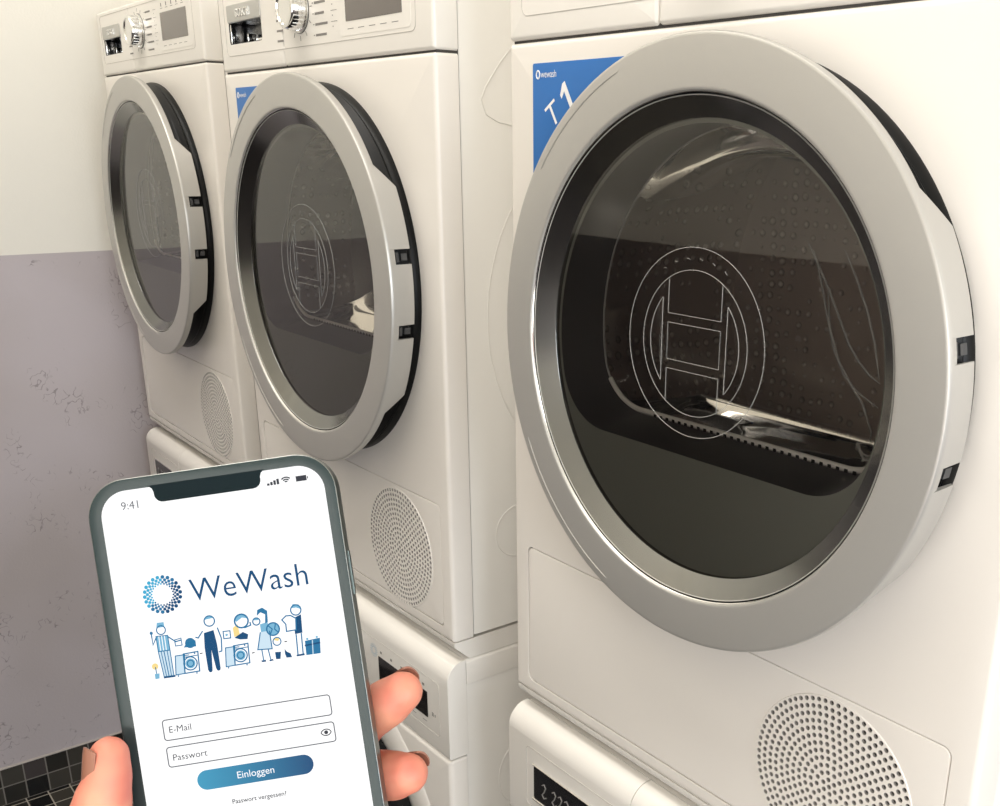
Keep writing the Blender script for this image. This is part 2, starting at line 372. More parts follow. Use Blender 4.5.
def make_dryer(label, group):
    t = thing('tumble_dryer', label, 'dryer', DO, group)
    # --- casing
    b = MB()
    b.box(.0, XR-.0015, .0325, .6, ZB+.004, ZT-.002, [(lambda u: u[1] < -.5 or u[2] > .5, .002, 2)])
    # open behind the door port: front face replaced by a plate with a round opening
    fr = [f for f in b.bm.faces if abs(f.calc_center_median().y-.0325) < 1e-4 and f.calc_area() > .1]
    bmesh.ops.delete(b.bm, geom=fr, context='FACES')
    b.use(M_side); b.plate([(.004, ZB+.008), (XR-.0055, ZB+.008), (XR-.0055, ZT-.006), (.004, ZT-.006)], [circ(DCX, DCZ, .242, 96)], .0326)
    cas = b.build('casing', t, M_side, DO)
    # embossed ribs on the side sheets
    for sx in (0, 1):
        x = XR-.0015 if sx else .0
        b = MB().use(M_side)
        def arc(cy, cz, r, a0, a1, n=40): return [(x, cy+r*math.cos(math.radians(a0+(a1-a0)*i/n)), cz+r*math.sin(math.radians(a0+(a1-a0)*i/n))) for i in range(n+1)]
        b.tube(arc(.31, 1.30, .245, 0, 360, 90)[:-1], .0008, 8, closed=True)
        b.tube(arc(.31, 1.30, .16, 0, 360, 70)[:-1], .0008, 8, closed=True)
        b.tube(arc(.108, 1.016, .036, 0, 360, 40)[:-1], .0008, 8, closed=True)
        b.tube([(x, .16, 1.655), (x, .12, 1.625), (x, .088, 1.592), (x, .068, 1.566), (x, .062, 1.553), (x, .068, 1.537), (x, .085, 1.529), (x, .13, 1.522), (x, .2, 1.52)], .0008, 8)
        b.build('embossed_rib', cas, None, DO)
    # --- front panel: hole for the door port and for the service flap
    b = MB().use(M_white)
    port = circ(DCX, DCZ, .240, 128)
    flap = rrect(FX0-.0008, FX1+.0008, FZ0-.0008, FZ1+.0008, .0085, 6)
    panel(b, XL, XR, ZB, 1.5995, .004, .0055, 0.0, .031, [port, flap])
    b.loft([at_y(port, 0.0), at_y(port, .03)])
    b.loft([at_y(flap, 0.0), at_y(flap, .004)])
    # raised dish round the door
    b.use(M_seam).plate(rrect(FX0-.002, FX1+.002, FZ0-.002, FZ1+.002, .0095, 6), [], .0042)
    # dark gap strips over and behind the panel
    b.box(.002, XR-.002, .004, .0325, 1.597, 1.6035)
    b.plate([(.0025, ZB+.002), (XR-.0025, ZB+.002), (XR-.0025, 1.60), (.0025, 1.60)], [circ(DCX, DCZ, .242, 96)], .0314)
    b.build('front_panel', t, None, DO)
    # --- service flap with vent
    b = MB().use(M_white)
    panel(b, FX0+.0005, FX1-.0005, FZ0+.0005, FZ1-.0005, .0080, .0012, .0003, .004, [circ(VX, VZ, VR+.0018, 72)])
    fl = b.build('service_flap', t, None, DO)
    b = MB().use(M_white)
    yv = -.0004; holes = []
    rings = 12; pitch = VR/(rings+.15)
    for k in range(rings+1):
        r = k*pitch
        cnt = 1 if k == 0 else int(round(2*PI*r/(pitch*1.02)))
        for i in range(cnt):
            a = 2*PI*(i+.5*(k % 2))/cnt+.2
            rr = pitch*.335
            holes.append([(VX+r*math.cos(a)+rr*math.cos(2*PI*q/10), VZ+r*math.sin(a)+rr*math.sin(2*PI*q/10)) for q in range(10)])
    ro = VR+.0025
    b.plate(circ(VX, VZ, ro, 72), holes, yv)
    b.loft([at_y(circ(VX, VZ, ro, 72), yv), at_y(circ(VX, VZ, ro+.0006, 72), .0004)])
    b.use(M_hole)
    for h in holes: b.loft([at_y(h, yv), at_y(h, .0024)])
    b.use(M_matte).plate(circ(VX, VZ, ro-.001, 48), [], .0024)  # black disc stands in for the shade inside the holes
    b.build('vent_grille', fl, None, DO)
    # --- control panel: condensate drawer on the left, panel on the right
    DX = .2157
    TX0, TX1, TZ0, TZ1 = .034, .150, 1.638, 1.6665
    b = MB().use(M_white2)
    rec = rrect(TX0, TX1, TZ0, TZ1+.0005, .004, 5)
    panel(b, XL, DX, 1.6015, ZT, .004, .0045, 0, .031, [rec])
    b.use(M_black).loft([at_y(rec, 0), at_y(rec, .022)]); b.plate(rec, [], .022)
    dr = b.build('condensate_drawer', t, None, DO)
    b = MB().use(M_silver2)
    panel(b, .0335, .1515, 1.6665, 1.6905, .003, .0016, -.0022, .001)
    gf = b.build('grip_flap', dr, None, DO)
    b = MB().use(M_chrome)
    b.add_mesh(text_mesh('BOSCH', .0155, 'CENTER', extrude=.0004), M_face(.0925, -.0027, 1.6730)); b.build('lettering', gf, None, DO)
    for q in ((TX0+.0006, TX0+.0045, .001, .02, TZ0+.001, TZ1-.001), (TX0+.046, TX0+.049, .008, .02, TZ0+.002, TZ0+.013), (TX0+.066, TX1-.004, .012, .02, TZ0+.003, TZ0+.006)):
        b = MB().use(M_chrome); b.box(*q, [(lambda u: True, .0005, 2)]); b.build('recess_bit', dr, None, DO)
    b = MB().use(M_white2)
    panel(b, DX+.0009, XR, 1.6015, ZT, .004, .0045, 0, .031)
    cp = b.build('control_panel', t, None, DO)
    b = MB().use(M_line)     # thin engraved border line of the panel field
    ln = [(x, -.0001, z) for x, z in rrect(.0204, .5655, 1.6228, 1.7105, .009, 5)]
    b.tube(ln, .00045, 5, closed=True); b.build('border_line', cp, None, DO)
    b = MB().use(M_white2); b.plate(rrect(.3845, .5555, 1.6275, 1.7075, .006, 5), [], -.0004)
    b.loft([at_y(rrect(.3845, .5555, 1.6275, 1.7075, .006, 5), -.0004), at_y(rrect(.384, .556, 1.627, 1.708, .006, 5), .0002)])
    b.build('display_bezel', cp, None, DO)
    b = MB().use(M_disp); panel(b, .4015, .5370, 1.6435, 1.6885, .0012, .0006, -.0010, .0005); b.build('display', cp, None, DO)
    b = MB().use(M_mark)     # key legends, ticks
    for i in range(5):
        x = .405+.027*i
        b.box(x, x+.015, -.00055, -.0003, 1.6345, 1.6353); b.box(x+.001, x+.014, -.00055, -.0003, 1.6945, 1.6953); b.box(x+.005, x+.009, -.00055, -.0003, 1.6975, 1.7035)
    for i in range(5):
        z = 1.640+.0125*i
        b.box(.3655, .3665+.0005, -.0003, 0.0002, z, z+.0012); b.box(.362, .378, -.0003, .0002, z+.006, z+.0065)
    b.build('key_lettering', cp, None, DO)
    b = MB().use(M_mark)
    for i in range(6):
        z = 1.632+.0125*i; wd = (.030, .034, .026, .030, .034, .028)[i]
        b.box(.3175, .3175+wd, -.0003, .0002, z, z+.0028)
        b.box(.3115, .3145, -.0003, .0002, z+.001, z+.0022)
    for i in range(6):
        z = 1.632+.0125*i; b.box(.200-.0, .200+.018, -.0003, .0002, z, z+.0024) if i < 4 else None
    for a in range(-150, 181, 30):
        ca, sa = math.cos(math.radians(a)), math.sin(math.radians(a))
        b.tube([(.272+.0325*ca, -.0001, 1.668+.0325*sa), (.272+.0385*ca, -.0001, 1.668+.0385*sa)], .0005, 5)
    b.build('program_lettering', cp, None, DO)
    b = MB().use(M_chrome)
    c = (.272, 1.668)
    b.lathe([(.0285, 0), (.0285, -.002), (.0262, -.003), (.0258, -.019), (.0240, -.0215), (.0205, -.0222), (.0195, -.0205), (.0001, -.0202)], c, 60)
    dl = b.build('program_dial', cp, None, DO)
    b = MB().use(M_silver2)
    b.lathe([(.0295, .0002), (.0295, -.0012), (.0280, -.0012)], c, 48); b.use(M_matte); b.lathe([(.0300, .0002), (.0300, -.0006), (.0270, -.0006)], c, 48)
    for k in range(60):      # knurling
        a = 2*PI*k/60; ca, sa = math.cos(a), math.sin(a)
        if k % 2 == 0:
            b.use(M_chrome).tube([(c[0]+.0262*ca, -.004, c[1]+.0262*sa), (c[0]+.0259*ca, -.018, c[1]+.0259*sa)], .0006, 4)
    b.build('dial_collar', cp, None, DO)
    # --- door
    CC = (DCX, DCZ)
    b = MB().use(M_silver)
    # silver ring with a skirt whose depth changes round the rim; two notches at the hinge side
    def back(a):
        a = (a+180) % 360-180
        if 8.2 <= a <= 12.2 or -12.0 <= a <= -8.0: return -.0365
        lo, hi = -.0360, -.0155
        if a > 0: w = (35.5-a)/6.5
        else: w = (a+37.0)/6.5
        return lo+(hi-lo)*min(1, max(0, w))
    angs = set(range(-180, 180, 2)) | {35.5, 29.0, -37.0, -30.5}
    for q in (8.2, 12.2, -12.0, -8.0): angs |= {q-.01, q, q+.01}
    angs = sorted(angs)
    ringp = [(.2118, -.0400), (.2122, -.0462), (.2132, -.0478), (.2142, -.0483), (.2160, -.0484), (.235, -.0484), (.2518, -.0478), (.2530, -.0477), (.2543, -.0470), (.2551, -.0455), (.2553, -.0430)]
    loops = [[(DCX+r*math.cos(math.radians(a)), y, DCZ+r*math.sin(math.radians(a))) for a in angs] for r, y in ringp]
    loops.append([(DCX+.2535*math.cos(math.radians(a)), back(a), DCZ+.2535*math.sin(math.radians(a))) for a in angs])
    loops.append([(DCX+.2512*math.cos(math.radians(a)), back(a), DCZ+.2512*math.sin(math.radians(a))) for a in angs])
    loops.append([(DCX+.2512*math.cos(math.radians(a)), -.0420, DCZ+.2512*math.sin(math.radians(a))) for a in angs])
    loops.append([(DCX+.216*math.cos(math.radians(a)), -.0430, DCZ+.216*math.sin(math.radians(a))) for a in angs])
    b.loft(loops)
    door = b.build('door', t, None, DO, sharp=28, weld=None)
    for a0, a1 in ((111, 142.5), (207.5, 248.5)):      # moulded accent arcs on the ring face
        b = MB().use(M_silver)
        b.tube([(DCX+.2458*math.cos(math.radians(a0+(a1-a0)*i/30)), -.0481, DCZ+.2458*math.sin(math.radians(a0+(a1-a0)*i/30))) for i in range(31)], [.0002]+[.0006]*29+[.0002], 6)
        b.build('accent_line', door, None, DO)
    b = MB().use(M_matte)        # black door body behind the ring
    b.lathe([(.2395, -.0003), (.2452, -.0004), (.2455, -.0030), (.2435, -.0095), (.2420, -.0110), (.2428, -.0130), (.2365, -.0205), (.2350, -.0230), (.2330, -.0425), (.2135, -.0425)], CC, 144)
    b.build('door_body', door, None, DO)
    for a in (10.2, -10.0):      # latch pieces seen in the rim notches
        b = MB().use(M_latch)
        ca, sa = math.cos(math.radians(a)), math.sin(math.radians(a))
        for y0, y1, hw in ((-.0335, -.0295, .0055), (-.0265, -.0185, .0040)):
            pr = []
            for y in (y0, y1):
                pr.append([(DCX+r*ca-q*sa, y, DCZ+r*sa+q*ca) for r, q in ((.2330, -hw), (.2500, -hw), (.2500, hw), (.2330, hw))])
            b.loft(pr, cap0=True, cap1=True)
        b.build('latch', door, None, DO)
    b = MB().use(M_chrome)
    b.lathe([(.2118, -.0405), (.2116, -.0455), (.2122, -.0462)], CC, 144)
    b.use(M_matte); b.lathe([(.2118, -.0420), (.2108, -.0415), (.2104, -.0440)], CC, 144)
    b.use(M_silver2); b.lathe([(.2104, -.0438), (.2101, -.0452), (.2094, -.0446)], CC, 144)
    b.build('rim_trim', door, None, DO)
    b = MB().use(M_cone)         # glossy dark cone between ring and pane, then the sleeve behind it
    b.lathe([(.2094, -.0446), (.1935, -.0312), (.1930, -.0300), (.1930, -.0270)], CC, 160)
    b.build('glass_surround', door, None, DO, sharp=20)
    b = MB().use(M_pane); b.plate(circ(DCX, DCZ, .1936, 160), [], -.0310)
    gp = b.build('door_glass', door, None, DO)
    # liner with flat-bottomed opening, funnel, bowl
    A = bowl_outline(.1895, -.0895, .062, DCX, DCZ)
    Bo = bowl_outline(.1870, -.0830, .060, DCX+.004, DCZ+.004)
    b = MB().use(M_liner)
    b.plate(circ(DCX, DCZ, .2000, 160), [A], -.0270)
    b.use(M_tunnel)
    b.loft([at_y(A, -.0270), at_y([(p[0]*.9+q[0]*.1, p[1]*.9+q[1]*.1) for p, q in zip(A, Bo)], -.022), at_y(Bo, .022)])
    b.build('door_liner', door, None, DO)
    b = MB().use(M_bowl)
    def scl(lp, k, dx=0, dz=0): return [(DCX+.004+(p[0]-DCX-.004)*k+dx, DCZ+.004+(p[1]-DCZ-.004)*k+dz) for p in lp]
    b.loft([at_y(Bo, .0225), at_y(scl(Bo, .985), .034), at_y(scl(Bo, .955), .052), at_y(scl(Bo, .90), .070), at_y(scl(Bo, .80), .084), at_y(scl(Bo, .6), .094), at_y(scl(Bo, .3), .099), at_y(scl(Bo, .02), .100)])
    b.use(M_bowlrim).tube([(p[0], .0222, p[1]) for p in Bo], .0012, 6, closed=True)  # pale tube draws the edge highlight of the bowl glass
    b.build('glass_bowl', door, None, DO)
    for cv in BOWL_GLINTS:
        b = MB().use(M_bowlglint); k = len(cv)
        b.tube([(DCX+p[0], p[1], DCZ+p[2]) for p in cv], [.0004]+[.0011]*(k-2)+[.0004], 6); b.build('bowl_glint', door, None, DO)
    # lint filter ridge along the lower edge of the bowl
    b = MB().use(M_lint)
    pts = [p for p in Bo if p[1] < DCZ-.055]
    pts.sort()
    b.tube([(p[0], .0205, p[1]+.0035) for p in pts], .0024, 8)
    for k in range(30):
        x = DCX-.10+.0085*k
        if x < DCX+.15: b.use(M_matte).box(x, x+.003, .0175, .0185, DCZ-.0785, DCZ-.0755)
    b.build('lint_filter', door, None, DO)
    # etched emblem: anchor in two rings
    b = MB().use(M_etch)
    ex, ez, ye = DCX-.002, DCZ+.0120, -.0316
    P3 = lambda x, z: (ex+x, ye, ez+z)
    lw = .00023
    for r in (.0808, .0622): b.tube([P3(r*math.cos(2*PI*i/90), r*math.sin(2*PI*i/90)) for i in range(90)], lw, 5, closed=True)
    xo = .0315; zo = math.sqrt(.0622**2-xo**2)
    b.tube([P3(-xo, zo), P3(-xo, .0235), P3(xo, .0235), P3(xo, zo)], lw, 5)
    b.tube([P3(-xo, -zo), P3(-xo, -.0245), P3(xo, -.0245), P3(xo, -zo)], lw, 5)
    b.tube([P3(-xo, .0155), P3(xo, .0155), P3(xo, -.0165), P3(-xo, -.0165)], lw, 5, closed=True)
    for sg in (-1, 1):
        ra = .053; xa = .0385; aa = math.acos(xa/ra)
        b.tube([P3(sg*ra*math.cos(-aa+2*aa*i/20), ra*math.sin(-aa+2*aa*i/20)) for i in range(21)], lw, 5, closed=True)
    for i in range(60):
        a = 2*PI*i/60
        if 10 <= i <= 20 and i % 2 == 0: b.tube([P3(.0710*math.cos(a), .0710*math.sin(a)), P3(.0722*math.cos(a+.05), .0722*math.sin(a+.05))], lw*.8, 4)
    b.build('emblem', door, None, DO)
    # --- drum behind
    b = MB().use(M_matte); b.lathe([(.2400, .030), (.2300, .034), (.2250, .045), (.2700, .060)], CC, 96)
    b.use(M_drum); b.lathe([(.2700, .060), (.2720, .20), (.2720, .27), (.2600, .295), (.19, .305), (.0001, .308)], CC, 96)
    drum = b.build('drum', t, None, DO)
    for a in (20, 140, 260):
        b = MB().use(M_drum); loops = []
        for i in range(17):
            y = .072+.205*i/16; w = math.sin(PI*i/16)**.6; aa = math.radians(a)+.10*math.sin(PI*2*i/16)
            lp = []
            for q in range(13):
                s_ = -1+2*q/12; hgt = .055*w*math.exp(-(s_*1.9)**2)
                th = aa+s_*.26; lp.append((DCX+(.2715-hgt)*math.cos(th), y, DCZ+(.2715-hgt)*math.sin(th)))
            loops.append(lp)
        b.loft(loops, closed=False); b.build('drum_lifter', drum, None, DO, sharp=None)
    return t

def sticker(dryer, word):
    b = MB().use(M_blue)
    panel(b, .0385, .176, 1.470, 1.5795, .002, .0003, -.0006, .0001)
    st = b.build('sticker', dryer, None, DO); st['label'] = 'blue sticker behind the door rim'
    b = MB().use(M_wprint)
    b.tube([(.0475+.0027*math.cos(2*PI*i/24), -.0007, 1.5690+.0036*math.sin(2*PI*i/24)) for i in range(24)], .0008, 5, closed=True)
    b.add_mesh(text_mesh('wewash', .0094), M_face(.0520, -.0008, 1.5662, 0, .82))
    b.build('logo', st, None, DO)
    b = MB().use(M_wprint)
    b.add_mesh(text_mesh(word[0], .0318), M_face(.0690, -.0008, 1.5187, math.radians(33)))
    if word[1] == '1':
        gx, gz, ga = .0868, 1.5604, math.radians(32)        # top of the stem, running down the slope of the lettering
        loc = lambda a, d: (gx+a*math.cos(ga)+d*math.sin(ga), -.0008, gz+a*math.sin(ga)-d*math.cos(ga))
        b.face([b.bm.verts.new(loc(*q)) for q in ((-.0012, 0), (.0032, 0), (.0032, .032), (-.0022, .032), (-.0022, .0075), (-.0088, .0112), (-.0092, .0070))])
    else:
        b.add_mesh(text_mesh(word[1], .044, offset=.0011), M_face(.0925, -.0008, 1.5285, math.radians(33)))
    b.build('lettering', st, None, DO)

GD = 'tumble dryers in the row'
d1 = make_dryer('white tumble dryer with the blue T1 sticker, nearest the camera, whole round door in view', GD)
d2 = copy_tree(d1); d2.location = (DO[0]-.7385, DO[1]-.0051, DO[2]+.0002)
d2['label'] = 'white tumble dryer in the middle of the row, its chrome dial partly cut off above'
d3 = copy_tree(d1)
TH3 = -.0215; OX3, OY3, OZ3 = -1.5140, .0455, .0275
def place3(lx, ly, z): return (OX3+lx*math.cos(TH3)-ly*math.sin(TH3), OY3+lx*math.sin(TH3)+ly*math.cos(TH3), z+OZ3)
d3.location = place3(*DO); d3.rotation_euler = (0, 0, TH3)
d3['label'] = 'white tumble dryer at the far end beside the left wall, whole dial in view'
sticker(d1, 'T1'); sticker(d2, 'T2')

# ------------------------------------------------------------------ stacking frame between the machines
ZW = .8500
def make_kit(label, group):
    o = (W/2, .3, ZW)
    t = thing('stacking_frame', label, 'frame', o, group)
    b = MB().use(M_white2)
    prof = [(.0015, .8784), (.0015, .8735), (.0035, .8705), (.022, .8525), (.026, .8503), (.585, .8503), (.585, .8784)]
    b.loft([[(x, y, z) for y, z in prof] for x in (.0, XR-.0012)], cap0=True, cap1=True)
    b.build('frame_body', t, None, o)
    return t
GK = 'stacking frames between dryers and washers'
k1 = make_kit('narrow white stacking frame under the nearest dryer with the T1 sticker', GK)
k2 = copy_tree(k1); k2.location = (W/2-.7385, .3-.0051, ZW+.0002); k2['label'] = 'narrow white stacking frame under the middle dryer, chamfered end above the middle washer'
k3 = copy_tree(k1); k3.location = place3(W/2, .3, ZW); k3.rotation_euler = (0, 0, TH3); k3['label'] = 'narrow white stacking frame under the far dryer by the left wall'

# ------------------------------------------------------------------ washing machine
YF = -.0125
def make_washer(label, group):
    o = (W/2, .3, 0.0)
    t = thing('washing_machine', label, 'washing machine', o, group)
    b = MB().use(M_side)
    b.box(.0, XR-.0015, .0155, .585, .045, .8120, [(lambda u: u[1] < -.5 and abs(u[0]) > .5, .002, 2)])
    cas = b.build('casing', t, None, o)
    b = MB().use(M_side)
    for x in (.0, XR-.0015):
        b.tube([(x, .105+.036*math.cos(2*PI*i/36), .640+.05*math.sin(2*PI*i/36)) for i in range(36)], .0008, 8, closed=True)
        b.tube([(x, .31+.22*math.cos(2*PI*i/60), .42+.22*math.sin(2*PI*i/60)) for i in range(60)], .0008, 8, closed=True)
    b.build('embossed_rib', cas, None, o)
    b = MB().use(M_white2); b.box(XL, XR, .0180, .585, .8130, ZW, [(lambda u: u[2] > .5 and abs(u[0]) > .5, .006, 4)])
    b.build('worktop', t, None, o)
    # fascia
    DX = .2250
    tf = lambda u: u[1] < -.5 and u[2] > .5
    bt = lambda u: u[1] < -.5 and u[2] < -.5
    b = MB().use(M_white2)
    b.box(XL, DX, YF, .0172, .7050, ZW, [(tf, .026, 10), (lambda u: u[0] < -.9 and u[1] < -.2, .013, 6), (bt, .003, 3)])
    dd = b.build('detergent_drawer', t, None, o)
    b = MB().use(M_white2)
    b.box(DX+.001, XR, YF, .0172, .7050, ZW, [(tf, .026, 10), (lambda u: u[0] > .9 and u[1] < -.2, .013, 6), (bt, .003, 3)])
    fa = b.build('control_panel', t, None, o)
    b = MB().use(M_black); panel(b, .050, .168, .7450, .7920, .003, .0008, YF-.0008, YF+.002)
    gr = b.build('grip_recess', dd, None, o)
    b = MB().use(M_chrome)
    yy = YF-.0012
    b.tube([(.0495, yy, .7925), (.168, yy, .7925)], .0012, 6); b.build('grip_edge', gr, None, o)
    b = MB().use(M_chrome); b.tube([(.0495, yy, .7445), (.168, yy, .7445)], .0016, 6)
    b.build('grip_edge', gr, None, o)
    for x0 in (.068, .088, .100, .112, .126):
        b = MB().use(M_mark); b.tube([(x0, yy, .772), (x0+.004, yy, .775), (x0+.007, yy, .771), (x0+.004, yy, .764), (x0, yy, .759), (x0+.004, yy, .755), (x0+.008, yy, .758)], .0008, 5); b.build('recess_bit', gr, None, o)  # strokes draw the unreadable glare marks on the black recess
    b = MB().use(M_line); b.tube([(x, YF-.0001, z) for x, z in rrect(.035, .213, .7300, .8130, .006, 5)], .0005, 5, closed=True)
    b.build('border_line', dd, None, o)
    b = MB().use(M_line); b.tube([(x, YF-.0001, z) for x, z in rrect(.232, .578, .7300, .8130, .006, 5)], .0004, 5, closed=True)
    b.build('border_line', fa, None, o)
    b = MB().use(M_dispblack); panel(b, .4090, .5470, .7480, .7885, .001, .0005, YF-.0008, YF+.002); b.build('display', fa, None, o)
    b = MB().use(M_mark)
    for i in range(5): b.box(.412+.030*i, .424+.030*i, YF-.0003, YF+.0004, .7400, .7408); b.box(.415+.030*i, .420+.030*i, YF-.0003, YF+.0004, .7950, .7985)
    b.box(.5585, .5600, YF-.0003, YF+.0004, .7560, .7620); b.box(.5615, .5625, YF-.0003, YF+.0004, .7560, .7620); b.box(.5655, .5675, YF-.0003, YF+.0004, .7570, .7610)
    b.build('key_lettering', fa, None, o)
    b = MB().use(mat('pale_blue_print', srgb(176, 196, 210), .5))
    for k in range(3):
        for i in range(18):
            a = 2*PI*(i+.5*(k % 2))/18; r = .0058+.0022*k
            b.plate(circ(.3960+r*math.cos(a), .7930+r*math.sin(a), .00085, 8), [], YF-.0003)
    b.build('dotted_sticker', fa, None, o)
    b = MB().use(M_chrome); b.lathe([(.027, YF), (.0255, YF-.002), (.025, YF-.024), (.022, YF-.027), (.0001, YF-.026)], (.300, .770), 48)
    b.build('program_dial', fa, None, o)
    # front panel and door
    c = (.299, .44)
    b = MB().use(M_white)
    port = circ(c[0], c[1], .215, 96)
    panel(b, XL, XR, .060, .7020, .004, .008, YF, .0150, [port])
    b.loft([at_y(port, YF), at_y(port, .01)])
    b.lathe([(.292, YF), (.288, YF-.0020), (.245, YF-.004), (.236, YF-.001), (.215, YF-.001)], c, 96)
    b.use(M_seam); b.box(.003, W-.003, .000, .0155, .700, .7065)
    b.use(M_white); b.box(.004, W-.004, YF+.010, .0150, .012, .058, [(lambda u: u[1] < -.5, .003, 2)])
    b.build('front_panel', t, None, o)
    b = MB().use(M_matte); b.lathe([(.215, YF), (.236, YF-.004), (.236, YF-.034), (.226, YF-.036)], c, 96)
    b.use(M_silver); b.lathe([(.228, YF-.034), (.226, YF-.041), (.205, YF-.043), (.178, YF-.040), (.174, YF-.034)], c, 96)
    dw = b.build('door', t, None, o)
    b = MB().use(M_dispblack); b.lathe([(.175, YF-.035), (.150, YF-.040), (.10, YF-.034), (.0001, YF-.030)], c, 96)
    b.build('door_glass', dw, None, o)
    return t, o
def add_feet(t, o, zlow):
    for x in (.06, W-.06):
        for y in (.07, .52):
            b = MB().use(M_matte); n = 20
            cc = lambda r, z: [(x+r*math.cos(2*PI*i/n), y+r*math.sin(2*PI*i/n), z) for i in range(n)]
            b.loft([cc(.022, zlow), cc(.022, zlow+.010), cc(.008, zlow+.013), cc(.008, .050)], cap0=True, cap1=True)
            b.build('foot', t, None, o)
GW = 'washing machines under the dryers'
w1, wo = make_washer('white washing machine bottom right, its black detergent drawer grip at the picture edge', GW)
w2 = copy_tree(w1); w2.location = (W/2-.7385, .3-.0051, 0.0); w2['label'] = 'white washing machine under the middle dryer, black display partly behind the fingertip'
w3 = copy_tree(w1); w3.location = place3(W/2, .3, 0.0); w3.rotation_euler = (0, 0, TH3); w3['label'] = 'white washing machine under the far dryer, only its top corner above the phone'
add_feet(w1, wo, 0.0005); add_feet(w2, wo, .0005); add_feet(w3, wo, .0005-OZ3)

# ------------------------------------------------------------------ phone (local mm: x right, y up, z to the viewer)
AX = Vector((0.54016, 0.83162, 0.12899)); AB = Vector((0.34092, -0.0761, -0.93701)); AC = Vector((-0.76941, 0.55011, -0.32462))
PPOS = Vector((0.62461, -0.56099, 1.40864))
PM = Matrix.Identity(4)
for i in range(3):
    PM[i][0] = AX[i]*.001; PM[i][1] = -AB[i]*.001; PM[i][2] = -AC[i]*.001; PM[i][3] = PPOS[i]
PW, PH = 75.7, 150.9
phone = bpy.data.objects.new('smartphone', None); COL.objects.link(phone)
PROT = PM.to_3x3().normalized()
# base point at the lower edge of the phone
PBASE = Vector((0, -PH, -4.15))
phone.matrix_world = Matrix.Translation(PM @ PBASE) @ PROT.to_4x4()
phone['label'] = 'smartphone held upright, white login screen with blue logo'; phone['category'] = 'phone'
def em(name, c, s=1.0): return mat(name, (.004, .004, .004, 1), .5, spec=.03, emit=c, estr=s)
E_white = em('screen_white', (1, 1, 1, 1), 1.02)
E_navy = em('screen_navy', srgb(14, 74, 118)); E_blue = em('screen_blue', srgb(40, 114, 158)); E_teal = em('screen_teal', srgb(64, 168, 205))
E_pale = em('screen_pale_blue', srgb(200, 222, 236)); E_grey = em('screen_grey', srgb(58, 60, 68)); E_mid = em('screen_line_grey', srgb(110, 112, 118))
E_yel = em('screen_yellow', srgb(240, 214, 140)); E_sky = em('screen_sky', srgb(120, 178, 208))
M_pframe = mat('dark_green_metal', (.085, .105, .10, 1), .30, metal=.8)
M_pedge = mat('bright_metal_edge', (.30, .31, .30, 1), .35, metal=1.0)
M_pglass = mat('black_bezel_glass', (.024, .036, .036, 1), .2, spec=.25)
M_pback = mat('dark_phone_back', (.02, .022, .022, 1), .25)
class PB(MB):
    """phone-local millimetres to metres relative to the phone's base"""
    def build(s, name, parent=None, m=None, **k):
        bmesh.ops.translate(s.bm, vec=-PBASE, verts=s.bm.verts); bmesh.ops.scale(s.bm, vec=(.001, .001, .001), verts=s.bm.verts)
        k.setdefault('weld', None)
        return MB.build(s, name, parent, m, **k)
    def flat(s, pts, z):
        s.face([s.bm.verts.new((p[0], p[1], z)) for p in pts])
    def disc(s, x, y, r, z, n=14): s.flat([(x+r*math.cos(2*PI*i/n), y+r*math.sin(2*PI*i/n)) for i in range(n)], z)
    def stroke(s, pts, w, z, closed=False):
        pts = [Vector((p[0], p[1])) for p in pts]; m = len(pts); L = []; R = []
        for i, p in enumerate(pts):
            if closed: a, c = pts[(i-1) % m], pts[(i+1) % m]
            else: a, c = pts[max(i-1, 0)], pts[min(i+1, m-1)]
            d1 = (p-a); d2 = (c-p)
            if d1.length < 1e-9: d1 = d2
            if d2.length < 1e-9: d2 = d1
            d1 = d1.normalized(); d2 = d2.normalized(); t = (d1+d2)
            t = t.normalized() if t.length > 1e-6 else d1
            nn = Vector((-t.y, t.x)); k = 1/max(.5, nn.dot(Vector((-d1.y, d1.x))))
            L.append(s.bm.verts.new((p.x+nn.x*w/2*k, p.y+nn.y*w/2*k, z))); R.append(s.bm.verts.new((p.x-nn.x*w/2*k, p.y-nn.y*w/2*k, z)))
        for i in range(m if closed else m-1):
            j = (i+1) % m; s.face((R[i], R[j], L[j], L[i]))
    def txt(s, body, size, x, y, z, align='LEFT', offset=0, sx=1.0, spacing=1.0):
        s.add_mesh(text_mesh(body, size, align, offset, 0, spacing), Matrix.Translation((x, y, z)) @ Matrix.Scale(sx, 4, (1, 0, 0)))
def prr(ins, r, z, n=10): return [(p[0], p[1], z) for p in rrect(-PW/2-.7, PW/2, -PH, .25, r, n, ins)]
b = PB().use(M_pedge); R0 = 12.0
b.loft([prr(.28, R0, .0), prr(.15, R0, -.06), prr(.05, R0, -.22)])
b.use(M_pframe); b.loft([prr(.05, R0, -.22), prr(0, R0, -1.2), prr(0, R0, -6.7)])
b.use(M_pedge); b.loft([prr(0, R0, -6.7), prr(.1, R0, -7.6), prr(.4, R0, -8.1), prr(1.2, R0, -8.3)])
b.use(M_pback).loft([prr(1.2, R0, -8.3), prr(5, R0, -8.3)], cap1=True)
b.build('frame', phone)
b = PB().use(M_pglass); b.loft([prr(.28, R0, 0), prr(.8, R0, .12), prr(3.4, R0, .15)]); b.flat([(p[0], p[1]) for p in prr(3.4, R0, 0)], .15)
b.build('bezel_glass', phone)
for yy, hh in ((-25, 5), (-36, 9), (-48, 9)):
    b = PB().use(M_pframe); b.box(-PW/2-1.2, -PW/2-.2, yy-hh/2, yy+hh/2, -5.4, -2.9, [(lambda u: u[0] < -.5, .3, 2)]); b.build('side_button', phone)
